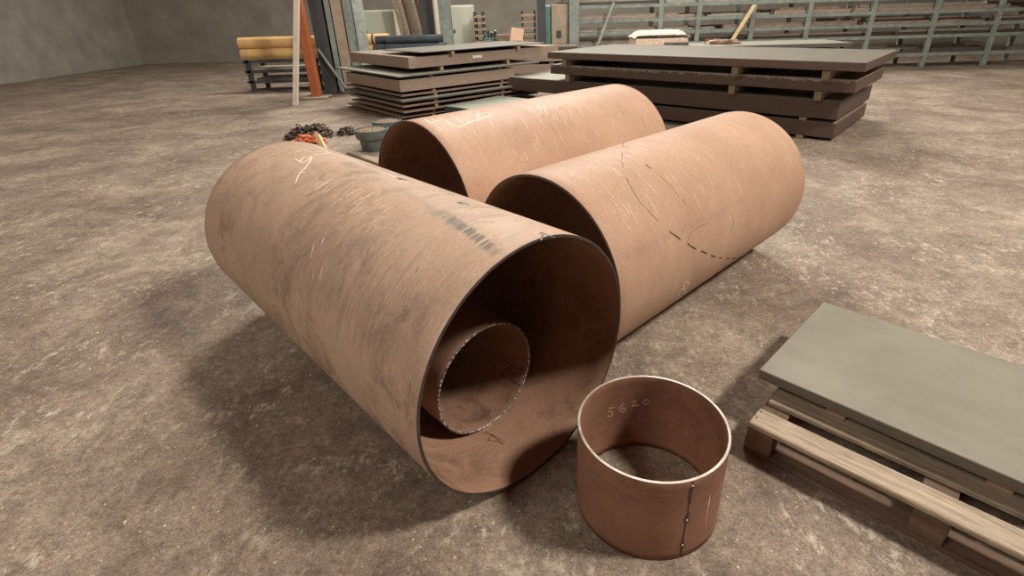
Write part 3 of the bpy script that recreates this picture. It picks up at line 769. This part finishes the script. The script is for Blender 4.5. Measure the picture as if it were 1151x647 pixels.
# bench of plates behind left stack
pL = on_y(495, 50, 12.3)
for i, (z0, z1) in enumerate(((0, .2), (.26, .46), (.52, .72), (.76, .83))):
    o = link('steel_plate', bx(-.05*i, 2.9+.05*i, 0, 1.0, z0, z1, .004), M['slab_top'] if i == 3 else M['slab']); o.location = (pL.x, 12.8, 0)
    tag(o, ['bottom plate of the pile behind the left stack', 'second plate of the pile behind the left stack', 'third plate of the pile behind the left stack', 'dusty top plate of the pile behind the left stack'][i], 'steel plate', 'plates in the pile behind the left stack')
    if i < 3:
        for xx in (.3, 2.4):
            s = link('timber_spacer', bx(xx, xx+.1, .05, .95, z1, z1+(.04 if i == 2 else .06), .003), M['spacer']); s.location = (pL.x, 12.8, 0)
            tag(s, 'timber spacer in the pile of plates behind the left stack', 'spacer', 'timber spacers behind the left stack')
ZT = .832
def item(name, px0, px1, y, d, h, mat, label, cat, bev=.01, z=ZT, rz=0):
    a_ = on_y(px0, 45, y).x; b_ = on_y(px1, 45, y).x
    o = link(name, bx(0, b_-a_, 0, d, 0, h, bev), mat); o.location = (a_, y, z); o.rotation_euler.z = rz
    return tag(o, label, cat)
# broken grit mound as a long bundle of pale offcuts
for k in range(12):
    pp = on_y(499+k*4.2, 47, 12.9)
    o = link('timber_offcut', bx(-.032, .032, -.09, .09, 0, random.uniform(.06, .11), .012), random.choice([M['wood'], M['wrap'], M['spacer']])); o.location = (pp.x, 13.05+.07*(k % 3), ZT); o.rotation_euler.z = random.uniform(-.08, .08)
    tag(o, 'pale offcut in the row on the pile behind the left stack', 'offcut', 'pale offcuts behind the left stack')
root = empty('teal_crate', (on_y(544, 45, 13.2).x, 13.3, ZT), 0, 'teal metal crate with dark parts sticking out, behind the left stack', 'crate')
link('body', bx(0, .28, 0, .3, 0, .17, .008), M['tealbox'], root); link('rim', bx(-.01, .29, -.01, .31, .17, .19, .004), M['tealbox'], root)
for k in range(4):
    bm = bmesh.new(); tube(bm, [(.04+.06*k, .06+.05*k, .18), (.0+.09*k, .1, .32+.03*(k % 2))], .03, 8); link('dark_part', bm, M['navy'], root)
root = empty('cardboard_box', (on_y(558, 45, 13.1).x, 13.1, ZT), 0, 'brown cardboard box topped with a loose peach paper sheet', 'box')
link('carton', bx(0, .58, 0, .35, 0, .13, .006), M['card'], root); link('flap', bx(.0, .3, 0, .3, .13, .27, .01), M['card'], root)
o = link('paper_sheet', bx(0, .3, 0, .012, 0, .3), M['paper']); o.location = (on_y(573, 45, 13.2).x, 13.25, ZT+.132); o.rotation_euler = (R(-14), R(10), 0); tag(o, 'crumpled peach paper sheet standing on the brown cardboard box', 'paper')

# slatted pallets / cabinets / columns farther back
def cabinet(px0, px1, Y, H, label):
    a_ = on_y(px0, 40, Y).x; b_ = on_y(px1, 40, Y).x; w_ = b_-a_
    root = empty('metal_cabinet', (a_, Y, 0), 0, label, 'cabinet')
    link('body', bx(0, w_, 0, .5, .04, H, .01), M['cabinet'], root)
    link('door', bx(.01, w_-.01, -.02, 0, .08, H-.03, .006), M['cabinet'], root)
    link('handle', bx(.06, .1, -.045, -.02, 1.12, 1.2, .004), M['navy'], root)
    link('plinth', bx(.02, w_-.02, .02, .48, 0, .04), M['darkcol'], root)
cabinet(508, 533, 14.6, 1.75, 'pale green metal cabinet behind the middle of the left stack')
cabinet(410, 446, 15.5, 1.7, 'pale green metal cabinet behind the yellow tubes')
def simple_col(px, Y, w_, m, label, H=3.6, name='steel_column'):
    p = on_y(px, 40, Y)
    root = empty(name, (p.x, Y, 0), 0, label, 'column')
    link('column_shaft', ibeam(bmesh.new(), w_, w_*.9, .02, 0, H), m, root); link('base_plate', bx(-w_*.7, w_*.7, -w_*.6, w_*.6, 0, .02), m, root)
simple_col(399.5, 12.75, .12, M['greycol'], 'grey steel column right of the beige column')
simple_col(407, 12.75, .19, M['palecol'], 'pale bluish column next to the yellow tubes')
simple_col(481, 14.0, .24, M['darkcol'], 'dark column behind the blue-black tubes')
simple_col(488, 14.3, .2, M['tealcol'], 'narrow teal column left of the white tube')
simple_col(502, 14.0, .3, M['tealcol'], 'teal column left of the green cabinet')
simple_col(609, 13.95, .2, M['darkcol'], 'dark grey column at the left end of the green rack')
simple_col(645, 13.98, .24, M['tealcol'], 'weathered green column in front of the green rack')
p = on_y(492.5, 40, 13.6)
bm = bmesh.new(); lathe(bm, [(.06, 0), (.06, 2.6)], 16); o = link('white_tube', bm, M['white'], smooth=False); o.location = (p.x, 13.6, 0); tag(o, 'white upright plastic tube behind the blue-black tubes', 'tube')
# machine panel 622-637
root = empty('machine_panel', (on_y(620, 40, 14.0).x, 14.0, 0), 0, 'beige machine panel with a teal side cover behind the stacks', 'machine')
link('body', bx(0, .42, 0, .3, .0, 1.7, .01), M['beige'], root); link('side_cover', bx(-.25, 0, .05, .3, .3, 1.7, .04), M['tealbox'], root); link('badge', bx(.12, .24, -.012, 0, .96, 1.12), M['darkcol'], root)
# pallets of slats 533-543 and 587-603
def slat_stack(px0, px1, Y, n_, label):
    a_ = on_y(px0, 40, Y).x; b_ = on_y(px1, 40, Y).x
    root = empty('slatted_crate', (a_, Y, 0), 0, label, 'crate')
    w_ = b_-a_
    for k in range(n_): link('slat', bx(0, w_, 0, .5, .05+k*.14, .10+k*.14, .004), M['spacer'], root)
    for x in (0.01, w_-.06):
        for y_ in (.02, .43): link('corner_post', bx(x, x+.05, y_, y_+.05, 0, .05+n_*.14, .003), M['darkcol'], root)
slat_stack(533, 545, 14.0, 11, 'narrow slatted timber crate right of the green cabinet')
slat_stack(586, 603, 14.0, 11, 'slatted timber crate left of the dark grey column')
# leaning boards 450-477
for k in range(9):
    px = 449+k*3.4; a_ = on_y(px, 42, 14.8)
    bm = bx(-.035, .035, -.015, .015, 0, 2.2, .003); o = link('leaning_board', bm, [M['spacer'], M['bar_c'], M['wrap'], M['card']][k % 4]); o.location = (a_.x+.3, 14.6+.02*k, .02)
    o.rotation_euler = (R(-9), R(-11), 0); tag(o, 'upright board leaning in the row behind the blue-black tubes', 'board', 'boards leaning behind the tubes')
# yellow tubes
ya = on_y(326, 46, 13.4).x-1.2; yb = on_y(439, 46, 13.4).x
for nm, yy, zz in (('lower', 13.4, .822), ('upper', 13.4, 1.07)):
    bm = bmesh.new(); tube(bm, [(ya, yy, zz), (yb-.02, yy, zz)], .12, 24)
    root = link('yellow_tube', bm, M['yellow'], smooth=False); tag(root, f'{nm} long yellow coated tube on the rack behind the columns', 'tube', 'yellow tubes')
    for x in (yb-.42, ya+1.6):
        bm = bmesh.new(); tube(bm, [(x, yy, zz), (x+.05, yy, zz)], .123, 24); link('strap', bm, M['strap'], root)
# low rack that carries the yellow tubes and grey sheets at left
root = empty('tube_rack', (ya+.1, 13.1, 0), 0, 'low dark rack carrying the yellow tubes at far left', 'rack')
Lr = yb-ya-.15
for x in (.1, Lr/2, Lr-.1):
    for y_ in (0, .75): link('upright', bx(x-.05, x+.05, y_, y_+.08, 0, .70, .004), M['darkcol'], root)
for z in (.25, .48, .70):
    for y_ in (0, .75): link('beam', bx(0, Lr, y_, y_+.08, z-.06, z, .004), M['darkcol'], root)
for i, (z, m) in enumerate(((.252, M['slab_blue']), (.482, M['bar_c']))):
    o = link('steel_sheet', bx(0, Lr-.4, .09, .74, 0, .05), m); o.location = (ya+.3, 13.1, z); tag(o, ['pale sheet on the lowest level of the tube rack', 'grey sheet on the middle level of the tube rack'][i], 'steel sheet')
for i in range(2):
    bm = bmesh.new()
# blue-black tubes
na = on_y(434, 50, 12.6).x; nb = on_y(499, 50, 12.6).x
nt = on_y(470, 52, 12.6)
for i in range(4):
    row = (i // 2); yy = 12.62+.2*(i % 2)+.1*row; zz = .90+.0+row*.165
    bm = bmesh.new(); tube(bm, [(na-.3*(i % 2), yy, zz), (nb-.15*row+.03*i, yy, zz)], .092, 20)
    tag(link('blue_black_tube', bm, M['navy']), ['front lower blue-black tube behind the left stack', 'rear lower blue-black tube behind the left stack', 'front upper blue-black tube behind the left stack', 'rear upper blue-black tube behind the left stack'][i], 'tube', 'blue-black tubes')
root = empty('trestle', (na+.1, 12.5, 0), 0, 'dark steel trestle carrying the blue-black tubes', 'trestle')
for x in (0, 1.0):
    for y_ in (0, .42): link('leg', bx(x-.03, x+.03, y_, y_+.06, 0, .745, .004), M['darkcol'], root)
    link('crossbeam', bx(x-.05, x+.05, -.03, .52, .745, .807, .004), M['darkcol'], root)
# blue container behind columns
o = link('blue_drum', lathe(bmesh.new(), [(.22, 0), (.24, .02), (.24, 1.6), (.22, 1.63)], 28), M['blue']); p = on_y(392, 35, 14.6); o.location = (p.x, 14.6, 0); tag(o, 'blue upright drum seen between the beige and grey columns', 'drum')

# ------------------------------------------------------------------ light
def area(name, loc, aim, sx, sy, e, c=(1, .93, .84)):
    l = bpy.data.lights.new(name, 'AREA'); l.shape = 'RECTANGLE'; l.size = sx; l.size_y = sy; l.energy = e; l.color = c
    o = bpy.data.objects.new(name, l); COL.objects.link(o); o.location = loc
    o.rotation_euler = (Vector(aim)-Vector(loc)).to_track_quat('-Z', 'Y').to_euler(); return o
area('skylight_or_fill', (1.0, 18, 11.0), (0, 3, 0), 8, 3, 2500, (1, .95, .88))
area('skylight_or_fill', (7.5, .2, 9.0), (.3, 2.5, 0), 1.3, 1.3, 1330, (1, .93, .85))
area('skylight_or_fill', (2.5, 8.6, 8.5), (1.5, 14, .9), 9, 1.2, 620, (1, .95, .88))  # added fill lamp that brightens the racks and cabinet fronts at the back
area('skylight_or_fill', (-6.0, -2.5, 7.5), (-1.0, 2.5, 0), 3, 3, 365, (1, .91, .82))
w = bpy.data.worlds.new('world'); bpy.context.scene.world = w; w.use_nodes = True
bg = w.node_tree.nodes['Background']; bg.inputs[0].default_value = (1, .40, .28, 1); bg.inputs[1].default_value = .055
vs = bpy.context.scene.view_settings
vs.view_transform = 'Standard'; vs.look = 'None'; vs.exposure = 0; vs.gamma = 1; vs.use_curve_mapping = False
